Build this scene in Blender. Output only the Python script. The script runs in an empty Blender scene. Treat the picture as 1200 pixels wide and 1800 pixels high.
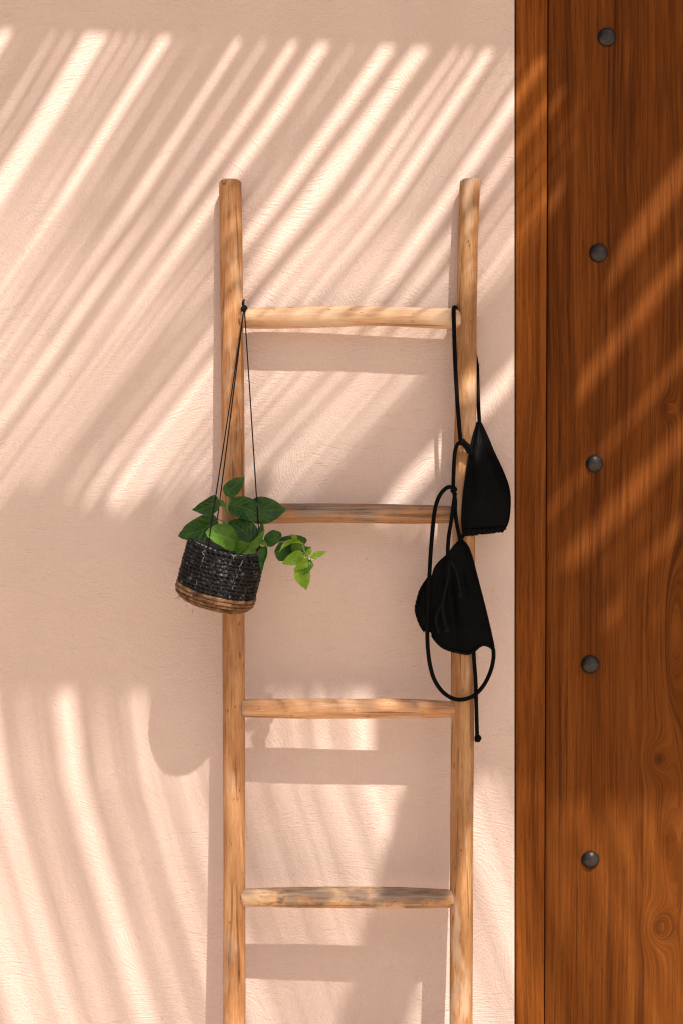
import bpy, math, random
from mathutils import Vector, Matrix, noise

random.seed(11)
S = bpy.context.scene
COL = S.collection
R = math.radians

# ------------------------------------------------------------------ camera, sky, sun, exposure
ZC = 1.30            # camera height; the wall face is the plane y = 0, outside is -y
DC = 2.40            # camera distance from the wall
cam_d = bpy.data.cameras.new('camera')
cam = bpy.data.objects.new('camera', cam_d)
COL.objects.link(cam)
cam.location = (0, -DC, ZC)
cam.rotation_euler = (R(90), 0, 0)
cam_d.sensor_fit = 'VERTICAL'
cam_d.sensor_height = 36
cam_d.lens = 36 * DC / 1.8
cam_d.clip_start = 0.02
cam_d.clip_end = 500
S.camera = cam

SUN = Vector((-0.42, 1.0, -1.545))            # the way the light travels
to_sun = -SUN.normalized()
elev = math.asin(to_sun.z)
azim = math.atan2(to_sun.x, to_sun.y)         # clockwise from +y

W = bpy.data.worlds.new('World')
S.world = W
W.use_nodes = True
wn = W.node_tree.nodes
wl = W.node_tree.links
bg = wn['Background']
sky = wn.new('ShaderNodeTexSky')
sky.sky_type = 'NISHITA'
sky.sun_disc = False
sky.sun_elevation = elev
sky.sun_rotation = azim
sky.air_density = 0.8
sky.dust_density = 4.0
sky.ozone_density = 0.6
wl.new(sky.outputs[0], bg.inputs[0])
bg.inputs[1].default_value = 0.075

sun_d = bpy.data.lights.new('sun', 'SUN')
sun_d.energy = 4.6
sun_d.angle = R(0.53)
sun_d.color = (1.0, 0.955, 0.895)
sun = bpy.data.objects.new('sun', sun_d)
COL.objects.link(sun)
sun.rotation_euler = SUN.to_track_quat('-Z', 'Y').to_euler()
sun.location = (2, -4, 6)

vs = S.view_settings
S.display_settings.display_device = 'sRGB'
vs.view_transform = 'Standard'
vs.look = 'None'
vs.exposure = 0.76
vs.gamma = 1.0
vs.use_curve_mapping = False
S.render.engine = 'CYCLES'
S.cycles.use_denoising = True
S.render.filter_size = 1.2
S.cycles.filter_width = 1.2

# ------------------------------------------------------------------ helpers
def P(px, py, d):
    """point at d (mm in front of the wall) that lies on the sight line of photo pixel px, py"""
    d = d / 1000.0
    k = 1 - d / DC
    return Vector(((px - 600) / 1000 * k, -d, ZC + (900 - py) / 1000 * k))

def tag(o, label=None, cat=None, group=None, kind=None):
    if label: o['label'] = label
    if cat: o['category'] = cat
    if group: o['group'] = group
    if kind: o['kind'] = kind
    return o

def thing(name, loc, label, cat, group=None):
    o = bpy.data.objects.new(name, None)
    o.empty_display_size = 0.05
    o.location = loc
    COL.objects.link(o)
    return tag(o, label, cat, group)

def world_loc(o):
    v = Vector((0, 0, 0))
    while o is not None:
        v += o.location
        o = o.parent
    return v

def mesh_obj(name, verts, faces, mat, parent=None, smooth=True, uvs=None, at=None):
    """one mesh object from world-space vertices; at = its own origin (world)"""
    base = Vector(at) if at is not None else (world_loc(parent) if parent else Vector((0, 0, 0)))
    me = bpy.data.meshes.new(name)
    me.from_pydata([tuple(Vector(v) - base) for v in verts], [], faces)
    if uvs is not None:
        uvl = me.uv_layers.new(name='UVMap')
        for lp in me.loops:
            uvl.data[lp.index].uv = uvs[lp.vertex_index]
    if smooth:
        me.polygons.foreach_set('use_smooth', [True] * len(me.polygons))
    me.materials.append(mat)
    me.update()
    o = bpy.data.objects.new(name, me)
    COL.objects.link(o)
    if parent:
        o.parent = parent
        o.location = base - world_loc(parent)
    else:
        o.location = base
    return o

def box_data(x0, x1, y0, y1, z0, z1, b=0.0):
    """box, edges chamfered by b"""
    if b <= 0:
        v = [(x, y, z) for x in (x0, x1) for y in (y0, y1) for z in (z0, z1)]
        f = [(0, 1, 3, 2), (4, 6, 7, 5), (0, 4, 5, 1), (2, 3, 7, 6), (0, 2, 6, 4), (1, 5, 7, 3)]
        return v, f
    import bmesh
    bm = bmesh.new()
    bmesh.ops.create_cube(bm, size=1)
    for q in bm.verts:
        q.co = Vector(((x0 + x1) / 2 + q.co.x * (x1 - x0), (y0 + y1) / 2 + q.co.y * (y1 - y0),
                       (z0 + z1) / 2 + q.co.z * (z1 - z0)))
    bmesh.ops.bevel(bm, geom=bm.edges[:], offset=b, segments=2, affect='EDGES', profile=0.5)
    v = [tuple(q.co) for q in bm.verts]
    f = [tuple(q.index for q in p.verts) for p in bm.faces]
    bm.free()
    return v, f

def join(*parts):
    V, F = [], []
    for v, f in parts:
        n = len(V)
        V += [Vector(q) for q in v]
        F += [tuple(i + n for i in p) for p in f]
    return V, F

def catmull(pts, n):
    """n samples per span through pts (any dimension tuples)"""
    pts = [Vector(p) for p in pts]
    out = []
    for i in range(len(pts) - 1):
        p0 = pts[max(i - 1, 0)]
        p1, p2 = pts[i], pts[i + 1]
        p3 = pts[min(i + 2, len(pts) - 1)]
        for k in range(n):
            t = k / n
            out.append(0.5 * ((2 * p1) + (p2 - p0) * t + (2 * p0 - 5 * p1 + 4 * p2 - p3) * t * t
                              + (3 * p1 - p0 - 3 * p2 + p3) * t ** 3))
    out.append(pts[-1])
    return out

def tube(path, rad, sides=10, closed=False, caps=True, rfun=None):
    """rad: number or list per point; rfun(i, angle, s) multiplies it"""
    n = len(path)
    rads = rad if isinstance(rad, (list, tuple)) else [rad] * n
    V, F, U = [], [], []
    up = None
    s = 0.0
    for i in range(n):
        if closed:
            t = (path[(i + 1) % n] - path[i - 1])
        else:
            t = path[min(i + 1, n - 1)] - path[max(i - 1, 0)]
        t.normalize()
        if up is None:
            up = Vector((0, -1, 0)) if abs(t.y) < 0.8 else Vector((1, 0, 0))
        a = (up - t * up.dot(t)).normalized()
        b = t.cross(a)
        up = a
        if i:
            s += (path[i] - path[i - 1]).length
        for k in range(sides):
            th = 2 * math.pi * k / sides
            r = rads[i] * (rfun(i, th, s) if rfun else 1)
            V.append(path[i] + (a * math.cos(th) + b * math.sin(th)) * r)
            U.append((s, k / sides))
    m = n if closed else n - 1
    for i in range(m):
        j = (i + 1) % n
        for k in range(sides):
            k2 = (k + 1) % sides
            F.append((i * sides + k, i * sides + k2, j * sides + k2, j * sides + k))
    if caps and not closed:
        for i, flip in ((0, True), (n - 1, False)):
            c = len(V)
            V.append(path[i].copy()); U.append((0, 0))
            for k in range(sides):
                k2 = (k + 1) % sides
                q = (c, i * sides + k, i * sides + k2)
                F.append(q[::-1] if flip else q)
    return V, F, U

def blob(c, r, seed=0, rough=0.25, sx=1, sy=1, sz=1, nu=10, nv=7):
    V, F = [], []
    for j in range(nv + 1):
        ph = math.pi * j / nv
        for i in range(nu):
            th = 2 * math.pi * i / nu
            n = Vector((math.sin(ph) * math.cos(th), math.sin(ph) * math.sin(th), math.cos(ph)))
            k = 1 + rough * noise.noise(n * 1.7 + Vector((seed, seed * .3, 0)))
            V.append(Vector(c) + Vector((n.x * sx, n.y * sy, n.z * sz)) * r * k)
    for j in range(nv):
        for i in range(nu):
            i2 = (i + 1) % nu
            F.append((j * nu + i, (j + 1) * nu + i, (j + 1) * nu + i2, j * nu + i2))
    return V, F

# ------------------------------------------------------------------ node helpers
class NT:
    def __init__(self, name):
        self.m = bpy.data.materials.new(name)
        self.m.use_nodes = True
        self.t = self.m.node_tree
        self.b = self.t.nodes['Principled BSDF']
    def n(self, kind, **kw):
        x = self.t.nodes.new(kind)
        for k, v in kw.items():
            setattr(x, k, v)
        return x
    def put(self, sock, v):
        if isinstance(v, bpy.types.NodeSocket):
            self.t.links.new(v, sock)
        else:
            sock.default_value = v
    def math(self, op, a, b=None, c=None, clamp=False):
        x = self.n('ShaderNodeMath', operation=op, use_clamp=clamp)
        self.put(x.inputs[0], a)
        if b is not None: self.put(x.inputs[1], b)
        if c is not None: self.put(x.inputs[2], c)
        return x.outputs[0]
    def coord(self, which='Object'):
        x = self.n('ShaderNodeTexCoord')
        s = self.n('ShaderNodeSeparateXYZ')
        self.t.links.new(x.outputs[which], s.inputs[0])
        return x.outputs[which], s.outputs
    def vec(self, x, y, z):
        c = self.n('ShaderNodeCombineXYZ')
        for i, v in enumerate((x, y, z)):
            self.put(c.inputs[i], v)
        return c.outputs[0]
    def scale(self, v, sx, sy, sz):
        x = self.n('ShaderNodeVectorMath', operation='MULTIPLY')
        self.put(x.inputs[0], v)
        x.inputs[1].default_value = (sx, sy, sz)
        return x.outputs[0]
    def noise(self, v, scale=1.0, detail=3, rough=0.5, dist=0.0):
        x = self.n('ShaderNodeTexNoise')
        self.put(x.inputs['Vector'], v)
        x.inputs['Scale'].default_value = scale
        x.inputs['Detail'].default_value = detail
        x.inputs['Roughness'].default_value = rough
        x.inputs['Distortion'].default_value = dist
        return x.outputs[0]
    def ramp(self, f, stops):
        x = self.n('ShaderNodeValToRGB')
        self.put(x.inputs[0], f)
        el = x.color_ramp.elements
        while len(el) < len(stops):
            el.new(0.5)
        for e, (p, c) in zip(el, stops):
            e.position = p
            e.color = (*c, 1) if len(c) == 3 else c
        return x.outputs[0]
    def remap(self, f, a, b, c=0.0, d=1.0):
        x = self.n('ShaderNodeMapRange')
        x.interpolation_type = 'SMOOTHSTEP'
        self.put(x.inputs[0], f)
        for i, v in enumerate((a, b, c, d)):
            x.inputs[i + 1].default_value = v
        return x.outputs[0]
    def mix(self, f, a, b, mode='MIX'):
        x = self.n('ShaderNodeMix', data_type='RGBA', blend_type=mode)
        self.put(x.inputs[0], f)
        for s, v in ((x.inputs[6], a), (x.inputs[7], b)):
            if isinstance(v, tuple) and len(v) == 3:
                v = (*v, 1)
            self.put(s, v)
        return x.outputs[2]
    def bump(self, h, strength=0.5, dist=0.001, normal=None):
        x = self.n('ShaderNodeBump')
        x.inputs['Strength'].default_value = strength
        x.inputs['Distance'].default_value = dist
        self.put(x.inputs['Height'], h)
        if normal is not None:
            self.put(x.inputs['Normal'], normal)
        return x.outputs[0]
    def out(self, color=None, rough=None, normal=None, **kw):
        b = self.b
        if color is not None:
            if isinstance(color, tuple) and len(color) == 3: color = (*color, 1)
            self.put(b.inputs['Base Color'], color)
        if rough is not None: self.put(b.inputs['Roughness'], rough)
        if normal is not None: self.put(b.inputs['Normal'], normal)
        for k, v in kw.items():
            self.put(b.inputs[k.replace('_', ' ')], v)
        return self.m

# ------------------------------------------------------------------ materials
def mat_plaster():
    t = NT('pink_plaster')
    v, (x, y, z) = t.coord()
    # hand-trowelled strokes: strongly stretched noise whose direction wanders
    w1 = t.noise(v, 2.1, 2, .5)
    w2 = t.noise(t.scale(v, 1.0, 1, 1.3), 3.7, 2, .5)
    za = t.math('ADD', z, t.math('MULTIPLY', w1, .42))
    xa = t.math('ADD', x, t.math('MULTIPLY', w2, .20))
    st1 = t.noise(t.vec(t.math('MULTIPLY', xa, 34), 0.0, t.math('MULTIPLY', za, 330)), 1, 2, .55)
    w3 = t.noise(t.scale(v, 1.2, 1, 1.0), 2.9, 2, .5)
    zb = t.math('ADD', t.math('MULTIPLY', x, .75), t.math('ADD', z, t.math('MULTIPLY', w3, .5)))
    xb = t.math('SUBTRACT', x, t.math('MULTIPLY', z, .5))
    st2 = t.noise(t.vec(t.math('MULTIPLY', xb, 40), 3.0, t.math('MULTIPLY', zb, 300)), 1, 2, .55)
    msk = t.remap(t.noise(v, 3.1, 2, .5), .38, .62)
    strokes = t.math('ADD', t.math('MULTIPLY', st1, msk), t.math('MULTIPLY', st2, t.math('SUBTRACT', 1.0, msk)))
    grain = t.noise(v, 260, 4, .65)
    lump = t.noise(v, 46, 3, .5)
    big = t.noise(v, 9, 2, .5)
    # deeper trowel scratches in a few places
    sm = t.remap(t.noise(t.scale(v, 1, 1, 1.4), 4.3, 1, .5), .50, .66)
    sc = t.math('MULTIPLY', t.remap(t.noise(t.vec(t.math('MULTIPLY', xa, 22), 9.0, t.math('MULTIPLY', za, 190)), 1, 2, .5), .60, .68), sm)
    h = t.math('ADD', t.math('MULTIPLY', strokes, 1.35), t.math('MULTIPLY', grain, 1.1))
    h = t.math('ADD', h, t.math('MULTIPLY', lump, .7))
    h = t.math('ADD', h, t.math('MULTIPLY', big, 1.6))
    h = t.math('SUBTRACT', h, t.math('MULTIPLY', sc, .4))
    nor = t.bump(h, .66, .0022)
    tone = t.noise(v, 2.4, 4, .55)
    col = t.ramp(tone, [(.30, (.630, .478, .398)), (.70, (.690, .534, .453))])
    fine = t.noise(v, 240, 4, .7)
    col = t.mix(t.math('MULTIPLY', t.remap(fine, .40, .66), .20), col, (.50, .345, .265))
    groove = t.remap(strokes, .30, .43, 1, 0)
    col = t.mix(t.math('MULTIPLY', groove, .12), col, (.42, .285, .215))
    col = t.mix(t.math('MULTIPLY', sc, .10), col, (.36, .24, .18))
    pit = t.remap(t.noise(v, 75, 1, .5), .775, .81)
    col = t.mix(t.math('MULTIPLY', pit, .4), col, (.30, .20, .15))
    return t.out(col, .93, nor, Specular_IOR_Level=.15)

def mat_door(name, knots, seed, tint=(1.0, 1.0, 1.0)):
    t = NT(name)
    v, (x, y, z) = t.coord()
    off = t.scale(v, 1, 1, 1)
    w = t.noise(t.vec(t.math('MULTIPLY', x, 4.0), seed, t.math('MULTIPLY', z, 1.1)), 1, 2, .5)
    f = t.math('ADD', x, t.math('MULTIPLY', w, .05))
    for kx, kz, sx, sz, a in knots:
        dx = t.math('DIVIDE', t.math('SUBTRACT', x, kx), sx)
        dz = t.math('DIVIDE', t.math('SUBTRACT', z, kz), sz)
        r2 = t.math('ADD', t.math('MULTIPLY', dx, dx), t.math('MULTIPLY', dz, dz))
        g = t.math('EXPONENT', t.math('MULTIPLY', r2, -1.0))
        f = t.math('ADD', f, t.math('MULTIPLY', g, a))
    def gr(fs, zs, k, det=2, ro=.55):
        return t.noise(t.vec(t.math('MULTIPLY', f, fs), seed + k, t.math('MULTIPLY', z, zs)), 1, det, ro)
    broad = gr(15, .9, 0.0, 3)
    mid = gr(70, 1.7, 3.3, 3)
    fine = gr(330, 7, 6.1, 2, .6)
    patch = t.noise(t.vec(t.math('MULTIPLY', x, 11), seed + 2, t.math('MULTIPLY', z, 2.2)), 1, 4, .6)
    tone = t.math('ADD', t.math('ADD', t.math('MULTIPLY', broad, .42), t.math('MULTIPLY', mid, .33)), t.math('MULTIPLY', patch, .25))
    tone = t.math('ADD', tone, t.math('MULTIPLY', t.math('SUBTRACT', fine, .5), .40))
    col = t.ramp(tone, [(.33, (.062, .0160, .0032)), (.44, (.112, .0295, .0050)), (.54, (.158, .0435, .0076)), (.68, (.215, .0640, .0125))])
    # dark mineral streaks and pores
    streak = t.remap(gr(42, .75, 11.0, 2), .60, .74)
    col = t.mix(t.math('MULTIPLY', streak, .55), col, (.035, .0095, .003))
    line = t.math('MULTIPLY', t.remap(gr(210, 1.6, 17.0, 1), .62, .72), t.remap(gr(24, 4, 19.0, 3), .46, .60))
    col = t.mix(t.math('MULTIPLY', line, .5), col, (.030, .0085, .003))
    pore = t.remap(gr(560, 34, 15.0, 2), .61, .74)
    col = t.mix(t.math('MULTIPLY', pore, .45), col, (.030, .009, .003))
    for kx, kz, sx, sz, a in knots:                 # knot hearts
        dx = t.math('DIVIDE', t.math('SUBTRACT', x, kx), sx * .42)
        dz = t.math('DIVIDE', t.math('SUBTRACT', z, kz), sz * .42)
        r2 = t.math('ADD', t.math('MULTIPLY', dx, dx), t.math('MULTIPLY', dz, dz))
        r2 = t.math('ADD', r2, t.math('MULTIPLY', t.math('SUBTRACT', fine, .5), .9))
        g = t.remap(r2, .35, 1.3, 1, 0)
        col = t.mix(t.math('MULTIPLY', g, .5 if sz < .05 else 0.0), col, (.060, .017, .005))
    col = t.mix(1.0, col, tint, 'MULTIPLY')
    h = t.math('SUBTRACT', t.math('ADD', t.math('MULTIPLY', fine, .7), t.math('MULTIPLY', mid, .8)), t.math('ADD', t.math('MULTIPLY', pore, .5), t.math('MULTIPLY', line, .8)))
    nor = t.bump(h, .45, .0012)
    rg = t.remap(mid, .3, .7, .78, .66)
    return t.out(col, rg, nor, Specular_IOR_Level=.06)

def mat_pole(name, axis, seed, c_dark, c_mid, c_light, weather=0.0, pale=0.0):
    """round pole of peeled wood, grain along axis 'x' or 'z'"""
    t = NT(name)
    v, (x, y, z) = t.coord()
    L, A, B = (z, x, y) if axis == 'z' else (x, z, y)
    def st(a, l, k, det=3, ro=.55):
        return t.noise(t.vec(t.math('MULTIPLY', A, a), t.math('ADD', t.math('MULTIPLY', B, a), seed + k), t.math('MULTIPLY', L, l)), 1, det, ro)
    g1 = st(60, 5, 0)
    g2 = st(230, 11, 4)
    g3 = st(520, 34, 8, 2)
    p = st(22, 7.5, 12, 4)
    tone = t.math('ADD', t.math('ADD', t.math('MULTIPLY', g1, .36), t.math('MULTIPLY', g2, .24)), t.math('MULTIPLY', p, .40))
    tone = t.math('ADD', tone, t.math('MULTIPLY', t.math('SUBTRACT', g3, .5), .22))
    col = t.ramp(tone, [(.34, c_dark), (.50, c_mid), (.66, c_light)])
    crack = t.remap(st(130, 2.4, 21, 1), .645, .70)
    col = t.mix(t.math('MULTIPLY', crack, .55), col, tuple(c * .28 for c in c_dark))
    pit = t.remap(st(150, 60, 27, 1), .70, .76)
    col = t.mix(t.math('MULTIPLY', pit, .65), col, tuple(c * .3 for c in c_dark))
    if pale:
        pm = t.remap(st(30, 9, 31, 3), .52, .66)
        col = t.mix(t.math('MULTIPLY', pm, pale), col, (.62, .47, .34))
    if weather:
        wm = t.remap(t.math('ADD', st(26, 15, 37, 5, .65), t.math('MULTIPLY', t.math('SUBTRACT', z, 0.0), 6.0 if axis == 'x' else 0.0)), .40, .66)
        wc = t.ramp(g2, [(.35, (.105, .066, .046)), (.68, (.33, .235, .175))])
        col = t.mix(t.math('MULTIPLY', wm, weather), col, wc)
        bl = t.remap(st(45, 26, 41, 4, .7), .60, .70)
        col = t.mix(t.math('MULTIPLY', bl, weather * .75), col, (.05, .033, .025))
    h = t.math('SUBTRACT', t.math('ADD', t.math('MULTIPLY', g2, .6), t.math('ADD', t.math('MULTIPLY', g3, .4), g1)), t.math('MULTIPLY', crack, .9))
    nor = t.bump(h, .5, .0014)
    return t.out(col, .62, nor, Specular_IOR_Level=.3)

def mat_rope(name, cols, sheen_rough, su, detail=40, spec=.2):
    t = NT(name)
    uv, (u, w, _) = t.coord('UV')
    a = t.noise(t.vec(t.math('MULTIPLY', u, su), t.math('MULTIPLY', w, 14), 0.0), 1, 3, .6)
    v, _ = t.coord()
    b = t.noise(v, 85, 3, .6)
    c = t.noise(v, detail * 10, 2, .6)
    f = t.math('ADD', t.math('ADD', t.math('MULTIPLY', a, .4), t.math('MULTIPLY', b, .4)), t.math('MULTIPLY', c, .2))
    col = t.ramp(f, cols)
    nor = t.bump(t.math('ADD', a, t.math('MULTIPLY', c, .6)), .6, .001)
    rg = t.remap(b, .4, .62, sheen_rough + .25, sheen_rough)
    return t.out(col, rg, nor, Specular_IOR_Level=spec)

def mat_leaf(name, c0, c1, vein, trans, rough=.36):
    t = NT(name)
    uv, (u, w, _) = t.coord('UV')          # u along the leaf 0..1, w across -1..1
    v, _ = t.coord()
    aw = t.math('ABSOLUTE', w)
    rib = t.remap(aw, .015, .055, 1, 0)
    # side veins slant forward
    ph = t.math('SUBTRACT', t.math('MULTIPLY', u, 6.0), t.math('MULTIPLY', aw, 2.1))
    fr = t.math('ABSOLUTE', t.math('SUBTRACT', t.math('FRACT', ph), .5))
    side = t.remap(fr, .0, .085, 1, 0)
    bl = t.noise(v, 55, 3, .6)
    fine = t.noise(v, 330, 2, .5)
    f = t.math('ADD', t.math('MULTIPLY', bl, .8), t.math('MULTIPLY', fine, .2))
    col = t.ramp(f, [(.36, c0), (.64, c1)])
    vn = t.math('MAXIMUM', t.math('MULTIPLY', rib, .8), t.math('MULTIPLY', side, .28))
    col = t.mix(vn, col, vein)
    quilt = t.math('ADD', t.math('MULTIPLY', fr, 1.0), t.math('MULTIPLY', bl, 1.2))
    h = t.math('SUBTRACT', quilt, t.math('MULTIPLY', rib, .5))
    nor = t.bump(t.math('ADD', h, t.math('MULTIPLY', fine, .15)), .5, .0016)
    m = t.out(col, rough, nor, Specular_IOR_Level=.25)
    tr = t.n('ShaderNodeBsdfTranslucent')
    t.put(tr.inputs[0], t.mix(1.0, col, (1.0, 1.35, .25), 'MULTIPLY'))
    mx = t.n('ShaderNodeMixShader')
    mx.inputs[0].default_value = trans
    t.t.links.new(t.b.outputs[0], mx.inputs[1])
    t.t.links.new(tr.outputs[0], mx.inputs[2])
    t.t.links.new(mx.outputs[0], t.t.nodes['Material Output'].inputs[0])
    return m

def mat_simple(name, c0, c1, sc, rough, bump=.3, bd=.0008, **kw):
    t = NT(name)
    v, _ = t.coord()
    a = t.noise(v, sc, 4, .6)
    col = t.ramp(a, [(.35, c0), (.65, c1)])
    return t.out(col, rough, t.bump(t.noise(v, sc * 3, 3, .6), bump, bd), **kw)

def mat_fabric(name):
    t = NT(name)
    v, (x, y, z) = t.coord()
    wv = t.math('MULTIPLY', t.math('SINE', t.math('MULTIPLY', x, 5200)), t.math('SINE', t.math('MULTIPLY', z, 5200)))
    n = t.noise(v, 38, 3, .5)
    col = t.ramp(n, [(.3, (.0011, .0011, .0012)), (.7, (.0022, .0022, .0023))])
    nor = t.bump(t.math('ADD', t.math('MULTIPLY', wv, .12), t.math('MULTIPLY', n, 1.2)), .35, .0014)
    return t.out(col, .42, nor, Specular_IOR_Level=.05)

M_plaster = mat_plaster()
KN = [(.562, .86, .020, .030, .046), (.562, .560, .022, .034, .055), (.578, 1.485, .014, .020, .022),
      (.588, 1.085, .022, .150, .040), (.580, .700, .016, .095, .030)]
M_panel = mat_door('teak_door', KN, 1.7, (.95, .97, .80))
M_jamb = mat_door('teak_jamb', [(.45, 3.2, .02, .03, .03)], 8.4, (1.26, 1.32, 1.08))
M_iron = mat_simple('dark_iron', (.022, .019, .018), (.052, .042, .036), 60, .40, .45, .0010, Metallic=.7)
M_rail = mat_pole('peeled_rail_wood', 'z', 2.0, (.205, .080, .023), (.358, .160, .057), (.492, .266, .117), 0, .22)
M_rail2 = mat_pole('peeled_rail_wood_pale', 'z', 9.0, (.195, .078, .023), (.345, .162, .058), (.495, .275, .122), 0, .38)
M_rungs = [mat_pole('pale_rung_wood', 'x', 5.0, (.36, .175, .080), (.555, .345, .195), (.680, .490, .325), .0, .35),
           mat_pole('grey_rung_wood', 'x', 13.0, (.200, .090, .036), (.350, .170, .070), (.50, .28, .13), .85, 0),
           mat_pole('mottled_rung_wood', 'x', 23.0, (.260, .105, .036), (.44, .215, .09), (.60, .36, .19), .35, .6),
           mat_pole('weathered_rung_wood', 'x', 33.0, (.330, .155, .055), (.48, .255, .105), (.60, .37, .18), .88, .5)]
M_black = mat_rope('black_seagrass', [(.36, (.0018, .0016, .0016)), (.53, (.0050, .0045, .0045)), (.575, (.020, .019, .018)), (.63, (.34, .335, .33))], .32, 260)  # palest stop paints the glints on the strands into the colour
M_brown = mat_rope('brown_banana_bark', [(.38, (.020, .009, .004)), (.47, (.115, .054, .024)), (.58, (.26, .138, .066)), (.7, (.40, .25, .14))], .55, 70)
M_liner = mat_simple('grey_liner', (.16, .155, .15), (.27, .26, .25), 60, .5)
M_soil = mat_simple('dark_soil', (.012, .008, .006), (.05, .032, .02), 220, .95, .9, .004)
M_thread = mat_simple('grey_thread', (.10, .095, .09), (.34, .33, .32), 260, .8)
M_cord = mat_simple('black_cord', (.004, .003, .003), (.009, .007, .007), 600, .7, .6, .0006, Specular_IOR_Level=.12)
M_fabric = mat_fabric('black_swim_fabric')
M_strap = mat_simple('black_strap', (.0014, .0014, .0014), (.003, .003, .003), 500, .6, .4, .0005, Specular_IOR_Level=.05)
M_tie = mat_simple('black_tie_cord', (.003, .003, .003), (.007, .007, .007), 500, .65, .5, .0006, Specular_IOR_Level=.08)
M_leafd = mat_leaf('mature_leaf', (.0105, .040, .0026), (.0320, .094, .0070), (.070, .140, .022), .10, .27)
M_leafm = mat_leaf('middle_leaf', (.045, .115, .008), (.105, .215, .020), (.16, .26, .05), .22, .34)
M_leafy = mat_leaf('young_leaf', (.12, .23, .008), (.24, .37, .018), (.26, .36, .05), .35, .40)
M_stem = mat_simple('green_stem', (.09, .14, .03), (.16, .19, .06), 90, .5)
M_node = mat_simple('pale_stem_node', (.42, .40, .26), (.55, .5, .36), 90, .6)
M_frond = mat_simple('palm_leaf', (.045, .085, .022), (.085, .125, .035), 25, .55)
M_beam = mat_simple('pergola_timber', (.13, .065, .03), (.24, .13, .06), 18, .7)
M_ground = mat_simple('pale_stone_paving', (.50, .40, .31), (.60, .49, .385), 7, .9, .4, .002)

# ------------------------------------------------------------------ ground and wall
gv = [(-150, -150, 0), (150, -150, 0), (150, 150, 0), (-150, 150, 0)]
g = mesh_obj('ground', gv, [(0, 1, 2, 3)], M_ground, smooth=False)
tag(g, kind='structure')

XJ = 0.303                                   # the wall ends here; the door opening starts
OPR, OPT = 1.56, 2.56                        # opening's right side and top
TOP = 3.66
wv, wf = join(box_data(-6, XJ, 0, .24, 0, TOP), box_data(OPR, 6, 0, .24, 0, TOP), box_data(XJ, OPR, 0, .24, OPT, TOP))
wall = mesh_obj('plaster_wall', wv, wf, M_plaster, smooth=False)
tag(wall, 'pale pink hand-trowelled plaster wall behind the leaning ladder', 'wall')

# ------------------------------------------------------------------ door frame and door
JY = 0.005
fr = thing('door_frame', (XJ, JY, 0), 'narrow upright brown timber frame strip between pink wall and studded door', 'door frame')
JW = .0595
def slab(x0t, x0b, x1t, x1b, y0, y1, z0, z1, b=.0022):
    v, f = box_data(0, 1, y0, y1, z0, z1, 0)
    V = []
    import bmesh
    bm = bmesh.new()
    bmesh.ops.create_cube(bm, size=1)
    for q in bm.verts:
        top = q.co.z > 0
        lo, hi = (x0t, x1t) if top else (x0b, x1b)
        q.co = Vector((lo if q.co.x < 0 else hi, y0 if q.co.y < 0 else y1, z1 if top else z0))
    bmesh.ops.bevel(bm, geom=bm.edges[:], offset=b, segments=2, affect='EDGES', profile=.6)
    v = [tuple(q.co) for q in bm.verts]
    f = [tuple(q.index for q in p.verts) for p in bm.faces]
    bm.free()
    return v, f
v, f = slab(XJ + .0028, XJ + .0028, .3635, .3545, JY, JY + .08, 0, OPT - .001)
mesh_obj('jamb', v, f, M_jamb, fr, smooth=False, at=(0, 0, 0))
v, f = slab(1.49, 1.49, OPR - .0005, OPR - .0005, JY, JY + .08, 0, OPT - .001)
mesh_obj('jamb', v, f, M_jamb, fr, smooth=False, at=(0, 0, 0))
v, f = box_data(.368, 1.488, JY, JY + .08, OPT - .062, OPT - .001, .002)
mesh_obj('head', v, f, M_jamb, fr, smooth=False, at=(0, 0, 0))

door = thing('wooden_door', (.93, .03, 0), 'broad brown teak door with a column of round dark iron studs', 'door')
DY = JY + .026
v, f = slab(.3685, .3595, 1.4885, 1.4885, DY, DY + .05, .012, OPT - .064, .0025)
mesh_obj('door_panel', v, f, M_panel, door, smooth=False, at=(0, 0, 0))
def stud(px, py, r, i):
    c = P(px, py, -DY * 1000)
    V, F = [], []
    prof = [(1.0, 0), (1.02, .10), (.97, .22), (.90, .30), (.74, .44), (.52, .54), (.27, .60), (.07, .62)]
    n = 28
    for a, h in prof:
        for k in range(n):
            th = 2 * math.pi * k / n
            w = 1 + .045 * noise.noise(Vector((math.cos(th) * 1.3 * a, math.sin(th) * 1.3 * a, i * 3.1 + h)))
            V.append(Vector((c.x + r * a * w * math.cos(th), DY - r * h * (1 + .10 * noise.noise(Vector((math.cos(th) * a * 1.6, math.sin(th) * a * 1.6, i * 7.7)))), c.z + r * a * w * math.sin(th))))
    for j in range(len(prof) - 1):
        for k in range(n):
            k2 = (k + 1) % n
            F.append((j * n + k, j * n + k2, (j + 1) * n + k2, (j + 1) * n + k))
    F.append(tuple((len(prof) - 1) * n + k for k in range(n)))
    mesh_obj('stud', V, F, M_iron, door, at=(c.x, DY, c.z))
for i, (px, py, r) in enumerate([(1065.5, 66, 16.2), (1050.5, 445, 16.4), (1043.5, 815, 15.3), (1036, 1168, 16), (1036.5, 1511, 15.6), (1036, 1850, 16), (1067, -310, 16)]):
    stud(px, py, r / 1000, i)

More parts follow.
